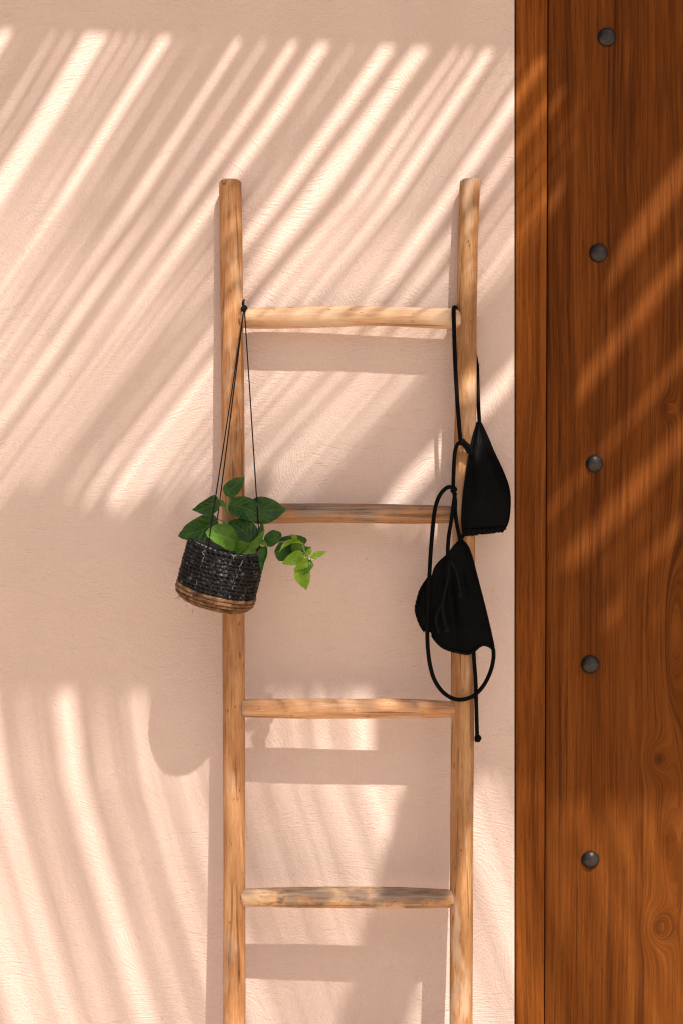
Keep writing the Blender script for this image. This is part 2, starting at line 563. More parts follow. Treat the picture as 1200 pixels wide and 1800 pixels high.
# ------------------------------------------------------------------ ladder
def dl(py):  # distance of ladder axis from the wall (mm), left rail / right rail
    return 21.5 + .0495 * (py - 318), 21.5 + .0570 * (py - 318)
lad = thing('ladder', (0, -.12, 0), 'rustic round-pole wooden ladder leaning against the pink plaster wall', 'ladder')
PY_GROUND = 2262
def rail(edges, side, mat, seed):
    """edges: (py, left px, right px)"""
    pys = [e[0] for e in edges]
    n = 110
    path, rads = [], []
    def lerp(py, k):
        for a, b in zip(edges, edges[1:]):
            if a[0] <= py <= b[0]:
                t = (py - a[0]) / (b[0] - a[0])
                t = t * t * (3 - 2 * t)
                return a[k] * (1 - t) + b[k] * t
        return edges[-1][k]
    for i in range(n + 1):
        py = pys[0] + (pys[-1] - pys[0]) * i / n
        l, r_ = lerp(py, 1), lerp(py, 2)
        d = dl(py)[side]
        p = P((l + r_) / 2, py, d)
        rr = (r_ - l) / 2000 * (1 - d / 2400)
        path.append(p)
        rads.append(rr)
    # rounded upper end
    head = []
    for k, (dz, q) in enumerate([(-.0005, .80), (.0012, .93), (.0035, .985)]):
        head.append((path[0] + Vector((0, 0, -dz)), rads[0] * q))
    path = [h[0] for h in head] + [p for p in path if p.z < path[0].z - .005]
    rads = [h[1] for h in head] + rads[-(len(path) - 3):]
    def rf(i, th, s):
        return 1 + .030 * noise.noise(Vector((math.cos(th) * 1.1 + seed, math.sin(th) * 1.1, s * 3.0))) \
                 + .012 * noise.noise(Vector((math.cos(th) * 2.5 + seed, math.sin(th) * 2.5, s * 22)))
    V, F, U = tube(path, rads, 30, rfun=rf)
    for q in V:
        q.z = max(q.z, .0)
    mesh_obj('rail', V, F, mat, lad, at=path[len(path) // 2])
rail([(318, 385.5, 425), (450, 387, 427), (560, 388.5, 428.5), (720, 390, 430), (900, 390.5, 430.5), (1100, 391.5, 430.5), (1245, 392.5, 431),
      (1500, 393, 432), (1800, 393, 432), (PY_GROUND, 392, 432)], 0, M_rail, 3.0)
rail([(317, 807, 844), (350, 805.5, 841.5), (450, 803, 838.5), (560, 801, 836.5), (700, 798.5, 836.5), (900, 794.5, 834), (1100, 792, 832.5), (1245, 791.5, 832),
      (1500, 790, 831), (1800, 789, 829.5), (PY_GROUND, 787, 829)], 1, M_rail2, 17.0)

def rung(pts, mat, seed, lead=0.0):
    """pts: (px, top py, bottom py)"""
    path, rads = [], []
    span = catmull([(p[0], p[1], p[2]) for p in pts], 10)
    for q in span:
        py = (q.y + q.z) / 2
        t = (q.x - 412) / (812 - 412)
        a, b = dl(py)
        d = a * (1 - t) + b * t + (lead * max(0, min(1, (t - .1) / .5)) if lead > 4 else lead)
        path.append(P(q.x, py, d))
        rads.append((q.z - q.y) / 2000 * (1 - d / 2400))
    def rf(i, th, s):
        return 1 + .05 * noise.noise(Vector((math.cos(th) + seed, math.sin(th), s * 9))) \
                 + .015 * noise.noise(Vector((math.cos(th) * 2 + seed, math.sin(th) * 2, s * 50)))
    V, F, U = tube(path, rads, 26, rfun=rf)
    mesh_obj('rung', V, F, mat, lad, at=path[len(path) // 2])
rung([(414, 549, 569), (428, 543.5, 576), (470, 540, 577.5), (560, 538.5, 576), (640, 538, 573), (700, 539.5, 574.5), (760, 541.5, 577), (797, 542.5, 577.5), (805, 545, 573), (809, 551, 566)], M_rungs[0], 1.0, 5)
rung([(412, 888, 920), (432, 886, 921), (500, 885, 920), (600, 885, 919), (690, 886.5, 920.5), (760, 888, 920.5), (796, 890, 918), (812, 892, 915)], M_rungs[1], 6.0, 1)
rung([(424, 1236, 1252), (427, 1231, 1258), (440, 1228.5, 1261), (520, 1228, 1263), (600, 1228.5, 1263), (700, 1228.5, 1263), (770, 1231, 1262), (793, 1233, 1260), (810, 1236, 1256)], M_rungs[2], 12.0, 2)
rung([(424, 1572, 1584), (427, 1564.5, 1592.5), (442, 1561.5, 1594), (540, 1559.5, 1595.5), (620, 1559, 1596), (700, 1560, 1597), (770, 1562.5, 1596), (790, 1564, 1595), (797, 1568, 1590)], M_rungs[3], 19.0, 3)
rung([(412, 1896, 1930), (440, 1894, 1931), (600, 1893, 1931), (770, 1896, 1930), (808, 1898, 1929)], M_rungs[2], 27.0, 1)

M_glue = mat_simple('grey_glue', (.22, .18, .15), (.38, .32, .27), 160, .8)
for px_, py_, pr in ((428.5, 1245, 14.6), (429.5, 1578.5, 14.2)):      # dried glue round two rung ends
    c = P(px_, py_, dl(py_)[0] + 2)
    path = [c + Vector((.0009 * noise.noise(Vector((a * .9, py_, 0))), pr / 1000 * math.cos(a / 30 * 2 * math.pi), pr / 1000 * math.sin(a / 30 * 2 * math.pi))) for a in range(30)]
    V, F, U = tube(path, [.0010 + .0006 * noise.noise(Vector((a * .8, py_, 5))) for a in range(30)], 7, closed=True)
    mesh_obj('glue_bead', V, F, M_glue, lad)

# ------------------------------------------------------------------ hanging basket
BD = 150.0
TH, TY = R(14.6), R(-8.0)
rim_c = P(399.5, 961, BD)
BM = Matrix.Translation(rim_c) @ Matrix.Rotation(TH, 4, 'Y') @ Matrix.Rotation(-TY, 4, 'X')
BR, BH = .0612, .104
bas = thing('hanging_basket', BM @ Vector((0, 0, -BH)), 'small black and brown woven basket hung by thin cords from the top rung', 'basket')
def row_path(z, r, n, seed, wob=.0008):
    out = []
    for i in range(n):
        a = 2 * math.pi * i / n
        w = noise.noise(Vector((math.cos(a) * 2 + seed, math.sin(a) * 2, z * 60)))
        w2 = noise.noise(Vector((math.cos(a) * 2, math.sin(a) * 2 + seed, z * 60 + 9)))
        out.append(BM @ Vector(((r + w * wob) * math.cos(a), (r + w * wob) * math.sin(a), z + w2 * wob * .6)))
    return out
NB = 11
pitch = .0066
zz = -.0025
for k in range(NB):
    seed = k * 5.3
    turns = 43 + random.choice((-1, 0, 1))
    n = turns * 10
    rr = BR + (.0 if k else -.0006) + .0014 * math.sin(k / NB * 2.2)
    path = row_path(zz, rr, n, seed)
    ph = random.random() * 6
    def rf(i, th, s, n=n, turns=turns, ph=ph, seed=seed):
        a = 2 * math.pi * i / n
        return (1 + .27 * math.cos(2 * th - 2 * math.pi * turns * 2 * i / n / 1.0 * .5 * 2 / 2 + ph)
                + .16 * noise.noise(Vector((math.cos(a) * 22 + seed, math.sin(a) * 22, th * .6))))
    V, F, U = tube(path, .0037, 10, closed=True, rfun=rf)
    mesh_obj('black_rope_row', V, F, M_black, bas, uvs=U)
    zz -= pitch
NBR = 5
for k in range(NBR):
    seed = 70 + k * 4.1
    q = max(0, k - 1) / (NBR - 2)
    rr = BR + .0040 - .0135 * q ** 2.0
    n = 220
    path = row_path(zz, rr, n, seed, .0012)
    def rf(i, th, s, n=n, seed=seed):
        a = 2 * math.pi * i / n
        return 1 + .22 * noise.noise(Vector((math.cos(a) * 6 + seed, math.sin(a) * 6, math.cos(th) * 1.4))) \
                 + .22 * noise.noise(Vector((math.cos(a) * 26 + seed, math.sin(a) * 26, math.cos(th) * .8)))
    V, F, U = tube(path, .0030 - .0002 * k, 10, closed=True, rfun=rf)
    mesh_obj('brown_bark_row', V, F, M_brown, bas, uvs=U)
    zz -= .0064 - .0006 * k
# bottom, liner, soil
def disc(z, r, n=40, dome=0.0):
    V = [BM @ Vector((0, 0, z + dome))] + [BM @ Vector((r * math.cos(2 * math.pi * i / n), r * math.sin(2 * math.pi * i / n), z)) for i in range(n)]
    return V, [(0, i + 1, (i + 1) % n + 1) for i in range(n)]
V, F = disc(zz + .0035, BR - .0125)
mesh_obj('basket_bottom', V, F, M_brown, bas, smooth=False, uvs=[(v.x, v.z) for v in V])
V, F = [], []
n = 48
for z_, r_ in ((-.0955, BR - .016), (-.004, BR - .0052), (.0005, BR - .0052), (.0005, BR - .0062), (-.005, BR - .0064), (-.0955, BR - .0175)):
    for i in range(n):
        a = 2 * math.pi * i / n
        V.append(BM @ Vector((r_ * math.cos(a), r_ * math.sin(a), z_ + .0008 * math.sin(5 * a + z_))))
for j in range(5):
    for i in range(n):
        i2 = (i + 1) % n
        F.append((j * n + i, j * n + i2, (j + 1) * n + i2, (j + 1) * n + i))
mesh_obj('liner', V, F, M_liner, bas)
V, F = disc(-.017, BR - .0078, 40, .006)
mesh_obj('soil', V, F, M_soil, bas)
# stitching threads down the weave
def surf(a, z, off):
    return BM @ Vector(((BR + .0036 + .0014 * math.sin(min(max(-z / (pitch * NB), 0), 1) * 2.2) + off) * math.cos(a), (BR + .0036 + off) * math.sin(a), z))
for a0, a1 in ((-2.02, -2.02), (-1.02, -1.16)):
    pts = []
    for i in range(45):
        t = i / 44
        z_ = -.004 - t * pitch * (NB - .6)
        ridge = math.cos(2 * math.pi * (z_ + .0025) / pitch)
        pts.append(surf(a0 + (a1 - a0) * t + .085 * noise.noise(Vector((t * 9, a0, 0))), z_, -.0003 + .0005 * ridge))
    V, F, U = tube(pts, [.00055 + .00035 * abs(noise.noise(Vector((i * .7, a0 * 3, 0)))) for i in range(45)], 6)
    mesh_obj('stitching_thread', V, F, M_thread, bas)
# frayed fibres sticking out along the bottom
fib = []
for i in range(26):
    a = random.uniform(-3.0, .1)
    z_ = -BH + random.uniform(-.001, .03)
    p0 = BM @ Vector(((BR - .004) * math.cos(a), (BR - .004) * math.sin(a), z_))
    p1 = BM @ Vector(((BR + random.uniform(.001, .004)) * math.cos(a + random.uniform(-.1, .1)), (BR + .004) * math.sin(a), z_ + random.uniform(-.007, .003)))
    V, F, U = tube([p0, (p0 + p1) / 2 + Vector((0, 0, .0008)), p1], .00022, 4)
    fib.append((V, F))
V, F = join(*fib)
tag(mesh_obj('frayed_fibres', V, F, M_brown, bas, uvs=[(v.x, v.z) for v in V]), kind='stuff')
# cords and knot
kn = (429.5, 541, 60)
def cord(pts, r=.00105, name='hanging_cord', parent=None, mat=None, n=10):
    path = catmull([P(*p) for p in pts], n)
    V, F, U = tube(path, r, 8)
    return mesh_obj(name, V, F, mat or M_cord, parent)
fl, bl_, rt = BM @ Vector((BR * math.cos(-1.95), BR * math.sin(-1.95), -.004)), BM @ Vector((BR * math.cos(2.3), BR * math.sin(2.3), -.004)), BM @ Vector((BR * math.cos(-.12), BR * math.sin(-.12), -.004))
for ang, zz_ in ((-2.02, -.003), (2.05, -.003), (-.08, -.003)):
    e = BM @ Vector(((BR - .003) * math.cos(ang), (BR - .003) * math.sin(ang), zz_))
    k0 = P(kn[0] - 1 if ang != -.08 else kn[0] + 1, 549, 62)
    path = [k0 + (e - k0) * (i / 20) + Vector((0, .003 * math.sin(math.pi * i / 20), -.0015 * math.sin(math.pi * i / 20))) for i in range(21)]
    V, F, U = tube(path, .00105, 8)
    mesh_obj('hanging_cord', V, F, M_cord, bas)
    kv, kf = blob(e, .0026, ang)
    mesh_obj('cord_end_knot', kv, kf, M_cord, bas)
kv, kf = join(blob(P(429, 543, 60), .0052, 2, .5, .95, .9, 1.15), blob(P(431.5, 541, 61), .0042, 5, .5), blob(P(427.8, 533, 58), .0030, 7, .4, .9, 1, 1.8),
              blob(P(429.5, 528, 57), .0016, 9, .3, .8, 1, 1.9), tube([P(430, 542, 62), P(433, 542.5, 63), P(435.5, 542, 63)], [.0016, .0012, .0004], 7)[:2],
              tube(catmull([P(428, 545, 60), P(425.5, 543, 48), P(427, 539, 30), P(431, 537, 22), P(434, 540, 30), P(432, 543, 56)], 6), .0011, 7)[:2])
mesh_obj('cord_knot', kv, kf, M_cord, bas)

# ------------------------------------------------------------------ plant in the basket
pl = thing('trailing_plant', BM @ Vector((0, 0, -.012)), 'leafy green plant growing from the woven basket, bright young shoot trailing right', 'plant')
CX, CY = 280, 800
def C(x, y, d):
    return P(CX + x / 3.75, CY + y / 3.75, d)
def leaf(base, tip, width, mat, roll=0.0, fold=.25, curl=.12, bow=0.0, shape=(.52, .92), lean=.35, wave=.03, k=[0]):
    """base, tip in close-up pixels with depth; width in close-up pixels"""
    k[0] += 1
    b, t = C(*base), C(*tip)
    ax = t - b
    Ln = ax.length
    ax.normalize()
    nrm = Vector((0, -1, lean))
    nrm = (nrm - ax * nrm.dot(ax)).normalized()
    nrm = Matrix.Rotation(R(roll), 3, ax) @ nrm
    sd = ax.cross(nrm).normalized()
    w = width * 1.07 / 3750 / 2 * (1 - base[2] / 2400)
    nl, nw = 16, 5
    pa, pb = shape
    tm = pa / (pa + pb)
    mx = tm ** pa * (1 - tm) ** pb
    V, F, U = [], [], []
    for i in range(nl + 1):
        tt = i / nl
        te = .004 + tt * .996
        ww = w * (te ** pa * max(1 - te, 0) ** pb) / mx
        if tt > .8:
            ww *= 1 - .25 * math.sin((tt - .8) / .2 * math.pi)
        mid = b + ax * (Ln * tt) + nrm * (-curl * Ln * (tt - .35) ** 2) + sd * (bow * Ln * math.sin(math.pi * tt))
        for j in range(-nw, nw + 1):
            s = j / nw
            wv_ = wave * Ln * math.sin(tt * 9 + (2 if s > 0 else 0) + k[0]) * abs(s) ** 2 * min(1, ww / w)
            V.append(mid + sd * (s * ww) + nrm * (fold * ww * (abs(s) ** 1.3) + wv_))
            U.append((tt, s))
    m = 2 * nw + 1
    for i in range(nl):
        for j in range(m - 1):
            F.append((i * m + j, i * m + j + 1, (i + 1) * m + j + 1, (i + 1) * m + j))
    return mesh_obj('leaf', V, F, mat, pl, uvs=U)
D_, M_, Y_ = M_leafd, M_leafm, M_leafy
leaf((437, 262, 128), (566, 141, 122), 98, D_, 12, .2, .10, shape=(.42, .85))
leaf((395, 292, 130), (223, 361, 150), 106, D_, -28, .22, .25, bow=-.10, shape=(.42, .85))
leaf((388, 424, 140), (136, 531, 172), 160, D_, -22, .16, .28, bow=-.07, shape=(.40, .62))
leaf((400, 300, 118), (438, 345, 120), 38, M_, 20)
leaf((585, 372, 112), (838, 356, 108), 172, D_, 8, .12, .22, shape=(.45, .80))
leaf((458, 322, 126), (700, 420, 142), 140, D_, 14, .10, .30, bow=-.06, shape=(.46, .62))
leaf((632, 560, 150), (460, 425, 128), 158, D_, 18, .20, .20, shape=(.42, .55), lean=.1)
leaf((530, 585, 166), (322, 496, 196), 172, M_, -6, .14, .28, bow=.02, shape=(.38, .50), lean=.8)
leaf((575, 632, 168), (693, 420, 150), 62, D_, 40, .5, .2, bow=.10, shape=(.55, .9))
leaf((560, 636, 176), (697, 488, 174), 52, M_, 20, .4, .2, bow=.10, shape=(.5, .9))
leaf((500, 620, 178), (585, 582, 196), 78, M_, 10, .2, .2)
leaf((548, 640, 190), (634, 640, 200), 52, M_, -30, .2, .2)
leaf((704, 588, 168), (800, 508, 170), 104, D_, -16, .2, .3, shape=(.40, .45))
leaf((700, 600, 178), (660, 768, 196), 62, D_, 36, .4, .3, bow=-.06, shape=(.5, .9))
leaf((684, 606, 150), (640, 640, 160), 60, D_, 20)
leaf((792, 566, 158), (976, 545, 152), 98, D_, -10, .15, .35, bow=.14, shape=(.40, .42))
leaf((858, 578, 162), (788, 694, 172), 112, D_, 4, .15, .2, shape=(.36, .40))
leaf((945, 578, 182), (784, 612, 192), 74, Y_, 24, .35, .55, bow=.22, shape=(.45, .95), lean=.9)
leaf((905, 570, 170), (930, 655, 172), 88, M_, 6, .2, .2, shape=(.42, .5))
leaf((950, 650, 184), (813, 712, 196), 84, Y_, -8, .2, .3, bow=-.05, shape=(.42, .80))
leaf((950, 655, 176), (1000, 605, 170), 60, D_, 0, .2, .2, shape=(.42, .6))
leaf((1000, 690, 186), (890, 756, 200), 56, Y_, -20, .3, .3, shape=(.42, .8))
leaf((1000, 695, 188), (925, 788, 194), 84, M_, 8, .2, .3, shape=(.42, .7))
leaf((932, 742, 190), (969, 890, 198), 102, Y_, 5, .2, .2, shape=(.40, .95))
leaf((1012, 668, 186), (1104, 633, 182), 40, Y_, -6, .25, .15, shape=(.45, .85))
leaf((975, 655, 186), (1004, 610, 188), 34, Y_, 10, .3, .2)
leaf((960, 668, 188), (985, 640, 192), 26, Y_, 10, .3, .2)
leaf((470, 470, 140), (415, 505, 150), 44, M_, 10, .25, .2)
leaf((650, 560, 168), (716, 600, 176), 40, M_, -20, .3, .25)
leaf((905, 560, 176), (868, 520, 176), 34, Y_, 14, .25, .2)
leaf((1002, 660, 188), (1040, 690, 190), 26, Y_, 0, .3, .2)
leaf((470, 300, 122), (500, 262, 118), 30, M_, 10, .3, .2)
def stem(pts, r=.0012, mat=None):
    path = catmull([C(*p) for p in pts], 8)
    m = len(path)
    V, F, U = tube(path, [r * (1 - .35 * i / m) for i in range(m)], 7)
    mesh_obj('stem', V, F, mat or M_stem, pl)
stem([(470, 660, 150), (452, 480, 130), (445, 380, 122), (440, 300, 120), (438, 264, 126)], .0018)
stem([(445, 390, 122), (420, 330, 122), (396, 293, 130)])
stem([(452, 470, 130), (430, 440, 134), (388, 424, 140)])
stem([(480, 660, 150), (500, 480, 128), (470, 380, 122), (458, 322, 126)])
stem([(520, 660, 150), (560, 480, 120), (585, 372, 112)])
stem([(600, 670, 160), (632, 560, 150)])
stem([(560, 680, 170), (540, 620, 168), (530, 585, 166)])
stem([(590, 680, 160), (640, 650, 160), (700, 600, 164), (745, 588, 166), (800, 572, 164), (860, 574, 168), (925, 590, 176), (955, 630, 182), (975, 662, 186), (1000, 690, 188)], .0017)
stem([(945, 578, 182), (950, 600, 182), (960, 632, 183)], .0010, M_stem)
stem([(955, 640, 183), (945, 655, 184), (940, 742, 188)], .0008)
stem([(990, 680, 187), (1012, 668, 186)], .0008)
for x_, y_, d_ in ((768, 574, 167), (704, 592, 168), (990, 682, 189), (1008, 690, 189)):
    V, F = blob(C(x_, y_, d_), .0020, x_, .4)
    mesh_obj('stem_node', V, F, M_node, pl)

# ------------------------------------------------------------------ bikini top on the right rail
bk = thing('bikini_top', P(815, 960, 85), 'black triangle bikini top hanging by its strings from the right end of the top rung', 'bikini top')
def rs(poly, n):
    pts = [Vector(p) for p in poly]
    L = [0]
    for a, b in zip(pts, pts[1:]):
        L.append(L[-1] + (b - a).length)
    out = []
    for i in range(n):
        s = L[-1] * i / (n - 1)
        for j in range(len(pts) - 1):
            if s <= L[j + 1] + 1e-9:
                t = (s - L[j]) / max(L[j + 1] - L[j], 1e-9)
                out.append(pts[j] * (1 - t) + pts[j + 1] * t)
                break
    return out
def cup(name, left, right, bulge, folds, gather, thick=2.2, seed=0.0, nv=44, ns=26, bottom=None):
    Lp = rs(catmull(left, 6), nv)
    Rp = rs(catmull(right, 6), nv)
    front, back = [], []
    for i in range(nv):
        v = i / (nv - 1)
        for j in range(ns):
            s = j / (ns - 1)
            q = Lp[i] * (1 - s) + Rp[i] * s
            px, py, d = q
            if bottom is not None:
                py += bottom(s) * v ** 4
            w = math.sin(math.pi * s)
            dd = d + bulge * w ** .8 * math.sin(math.pi * min(v * .9 + .08, 1)) ** .8
            for (fs, fa, fw, v0, v1) in folds:      # soft drape folds
                sc = fs + (v - .5) * fw * 2
                e = max(0, min(1, (v - v0) / .2)) * max(0, min(1, (v1 - v) / .2))
                dd += fa * math.exp(-((s - sc) / fw) ** 2) * e
            g_ = math.exp(-((1 - v) / .085) ** 2)
            if gather:
                dd += gather * g_ * math.sin(s * 46 + 3 * math.sin(s * 9 + seed)) * w ** .3
                py += gather * 1.1 * g_ * noise.noise(Vector((s * 11 + seed, 3.0, 0))) * v ** 20
            dd += 1.3 * noise.noise(Vector((s * 5 + seed, v * 6, 0)))
            front.append(P(px, py, dd))
            back.append(P(px, py, dd - thick))
    V = front + back
    N = nv * ns
    F = []
    for i in range(nv - 1):
        for j in range(ns - 1):
            a, b, c, e = i * ns + j, i * ns + j + 1, (i + 1) * ns + j + 1, (i + 1) * ns + j
            F.append((a, e, c, b))
            F.append((N + a, N + b, N + c, N + e))
    rim = [j for j in range(ns)] + [i * ns + ns - 1 for i in range(1, nv)] + [(nv - 1) * ns + j for j in range(ns - 2, -1, -1)] + [i * ns for i in range(nv - 2, 0, -1)]
    for a, b in zip(rim, rim[1:] + rim[:1]):
        F.append((a, b, N + b, N + a))
    o = mesh_obj(name, V, F, M_fabric, bk)
    return o, front, ns, nv
def hem(front, ns, nv, which, r=.0021, name='hem'):
    if which == 'L': pts = [front[i * ns] for i in range(nv)]
    elif which == 'R': pts = [front[i * ns + ns - 1] for i in range(nv)]
    else: pts = [front[(nv - 1) * ns + j] for j in range(ns)]
    V, F, U = tube([p + Vector((0, .0004, 0)) for p in pts], r, 8)
    mesh_obj(name, V, F, M_strap, bk)
o, fr_, ns_, nv_ = cup('cup', [(838.5, 743, 50), (833, 762, 62), (827, 790, 72), (820, 830, 76), (814, 875, 79), (812, 915, 81), (815, 943, 82)],
    [(844, 743, 48), (855, 766, 52), (868, 797, 54), (884, 831, 56), (894, 862, 57), (895, 895, 58), (891, 920, 60), (881, 936, 62)],
    13, [(.30, 3.2, .10, .25, .95), (.55, -2.4, .09, .3, 1.0), (.75, 2.2, .08, .35, 1.0)], 2.0, seed=1.0)
hem(fr_, ns_, nv_, 'L', .0026); hem(fr_, ns_, nv_, 'R', .0015)
hv = [p.copy() for p in fr_[(nv_ - 3) * ns_:(nv_ - 2) * ns_]]
path = []
for i, p in enumerate(catmull(hv, 4)):
    path.append(p + Vector((0, -.001, .0022 * noise.noise(Vector((i * .23, 1, 0))))))
V, F, U = tube(path, [.0032 + .0016 * noise.noise(Vector((i * .31, 4, 0))) for i in range(len(path))], 9)
mesh_obj('gathered_hem', V, F, M_fabric, bk)
# the lower triangle, seen from its lining side
_bl = rs(catmull([(0, 0), (.08, 10), (.20, 17.5), (.40, 19.5), (.57, 18), (.68, 11), (.76, 1), (.86, -5), (.95, -3.5), (1, 0)], 8), 60)
def BOT(s):
    for a, b in zip(_bl, _bl[1:]):
        if a.x <= s <= b.x + 1e-9:
            return a.y + (b.y - a.y) * (s - a.x) / max(b.x - a.x, 1e-9)
    return 0.0
o, fr_, ns_, nv_ = cup('cup', [(806, 951, 84), (797, 960, 88), (786, 975, 92), (772, 987, 95), (762, 1002, 96), (757, 1030, 97), (754, 1065, 97), (754, 1095, 97), (759, 1116, 97)],
    [(811, 950, 84), (820, 960, 86), (828, 980, 88), (835, 1008, 89), (844, 1042, 90), (853, 1078, 90), (861, 1112, 90), (866, 1136, 90), (866, 1141, 90)],
    -7, [(.18, 5.0, .07, .25, .95), (.36, -5.0, .08, .3, 1.0), (.55, 4.0, .09, .2, 1.0), (.78, 3.6, .07, .2, 1.0)], 0.6, seed=6.0,
    bottom=BOT)
hem(fr_, ns_, nv_, 'R', .0022); hem(fr_, ns_, nv_, 'B', .0031); hem(fr_, ns_, nv_, 'L', .0016)
# gathered part folded out behind the left edge
o, fr2, ns2, nv2 = cup('folded_edge', [(753, 1014, 88), (744, 1027, 86), (738, 1038, 86), (733, 1054, 86), (730, 1072, 86), (734, 1088, 87), (740, 1102, 88), (745, 1109, 90)],
    [(760, 1010, 92), (762, 1030, 93), (762, 1050, 93), (761, 1070, 93), (760, 1085, 93), (759, 1098, 93), (758, 1106, 93), (756, 1112, 93)],
    5, [(.4, 3.0, .15, .1, .9)], 0.0, seed=9.0, ns=14)
pts = [fr2[i * ns2] for i in range(nv2)]
path = [p + Vector((.0012 * math.sin(i * .9), 0, 0)) for i, p in enumerate(catmull(pts, 2))]
V, F, U = tube(path, [.0024 + .0011 * math.sin(i * .9) for i in range(len(path))], 8)
mesh_obj('gathered_hem', V, F, M_fabric, bk)
def strap(pts, r=.0035, mat=None, name='strap'):
    path = catmull([P(*p) for p in pts], 9)
    V, F, U = tube(path, r, 10)
    mesh_obj(name, V, F, mat or M_strap, bk)
strap([(838, 650, 17), (833, 620, 11), (820, 580, 9), (808, 554, 14), (801, 543, 26), (797.5, 540, 42), (796.5, 547, 60), (797, 580, 63), (799, 640, 67), (803, 710, 72), (808, 774, 78)], .0036)
strap([(837.5, 640, 14), (838.5, 670, 22), (839.5, 705, 36), (841.5, 746, 50)], .0034)
strap([(811, 776, 80), (819, 781, 80), (825, 789, 79), (828, 800, 77)], .0040)
strap([(812, 779, 80), (818, 787, 79), (823, 797, 78)], .0034)
strap([(810, 776, 80), (803, 781, 79), (799, 792, 78), (797, 812, 77), (796, 836, 78), (795.5, 858, 80)], .0035)
strap([(796, 862, 80), (799, 880, 81), (799, 900, 82), (803, 928, 84), (808, 950, 86)], .0034)
strap([(799, 866, 83), (796, 885, 84), (793, 910, 87), (788, 940, 92), (786, 965, 95), (786, 985, 97)], .0034)
strap([(797, 860, 84), (790, 856, 86), (782, 859, 88), (773, 869, 89), (766, 885, 90), (762, 905, 91), (759, 935, 94), (756, 970, 99), (754, 1005, 103), (752, 1040, 105), (750.5, 1080, 105),
       (750, 1110, 104), (751, 1140, 103), (755, 1170, 102), (763, 1196, 101), (778, 1217, 101), (797, 1228.5, 101), (816, 1229, 101), (834, 1221, 100), (850, 1203, 98), (861, 1180, 96), (866, 1158, 94), (866, 1140, 92)], .0035)
strap([(831, 1136, 88), (832.5, 1165, 90), (835, 1200, 91), (836, 1240, 91), (837.5, 1294, 90)], .0034)
strap([(813, 941, 82), (809, 948, 84), (806, 955, 86)], .0032)
strap([(787, 982, 100), (795, 992, 104), (801, 1006, 106), (805, 1022, 106), (807.5, 1040, 106)], .0022, M_tie, 'tie')
strap([(788, 988, 101), (787, 1010, 103), (782, 1035, 105), (777, 1058, 106), (771, 1070, 106), (765, 1090, 106), (771, 1112, 104)], .0022, M_tie, 'tie')
strap([(775, 1062, 107), (779, 1082, 108), (783, 1104, 108)], .0022, M_tie, 'tie')
for (x_, y_, d_, r_, mt) in ((811, 777, 81, .0058, M_strap), (796.5, 861, 84, .0056, M_strap), (838.5, 1298.5, 90, .0062, M_strap), (808, 1044, 107, .0048, M_tie), (784, 1107, 108, .0045, M_tie), (787, 985, 101, .0042, M_strap)):
    V, F = blob(P(x_, y_, d_), r_, x_ * .37, .35, 1, 1, 1.05, 14, 10)
    mesh_obj('knot', V, F, mt, bk)

# ------------------------------------------------------------------ pergola overhead (throws the shade on the wall)
JZ = 3.52
pg = thing('pergola', (0, -1.3, 0), 'open timber pergola above the wall carrying dry palm fronds', 'pergola')
def joist(dl_, dr_, z0=JZ - .075, z1=JZ + .075, w=.045, x0=-2.4, x1=3.0):
    V, F = box_data(x0, x1, -w, w, z0, z1, .004)
    V = [Vector((q[0], q[1] - (dl_ + (dr_ - dl_) * (q[0] + .6) / 1.2), q[2])) for q in V]
    mesh_obj('joist', V, F, M_beam, pg, smooth=False)
joist(.787, .820)
joist(1.55, 1.552, x1=1.02)
joist(1.647, 1.647, x0=.762)
joist(2.36, 2.36)
for x_ in (-1.75, .864, 2.75):
    V, F = box_data(x_ - .046, x_ + .046, -2.62, .0, JZ - .205, JZ - .0765, .004)
    mesh_obj('cross_beam', V, F, M_beam, pg, smooth=False)
    V, F = box_data(x_ - .055, x_ + .055, -2.54, -2.43, 0, JZ - .2065, .005)
    mesh_obj('post', V, F, M_beam, pg, smooth=False)

# ------------------------------------------------------------------ palm fronds lying on the pergola
def shade(px, py, z):
    """point at height z whose sun shadow falls on the wall at photo pixel px, py"""
    X, Z = (px - 600) / 1000, ZC + (900 - py) / 1000
    d = (z - Z) / 1.545
    return Vector((X + .42 * d, -d, z))
def leaflet(parent, pts, zs, name='leaflet', fold=.25):
    """pts: (px, py, width px) of its shadow; zs: height per point"""
    V, F = [], []
    q = [shade(p[0], p[1], z) for p, z in zip(pts, zs)]
    for i, c in enumerate(q):
        t = (q[min(i + 1, len(q) - 1)] - q[max(i - 1, 0)])
        # blade turned so that its breadth faces the sun
        sd = t.cross(SUN).normalized()
        w = pts[i][2] / 2000
        lift = to_sun * (-fold * w)
        for k in (-1, 0, 1):
            V.append(c + sd * (w * k * 1.0) + (lift if k == 0 else Vector((0, 0, 0))))
    for i in range(len(q) - 1):
        for k in (0, 1):
            a = i * 3 + k
            F.append((a, a + 1, a + 4, a + 3))
    mesh_obj(name, V, F, M_frond, parent)

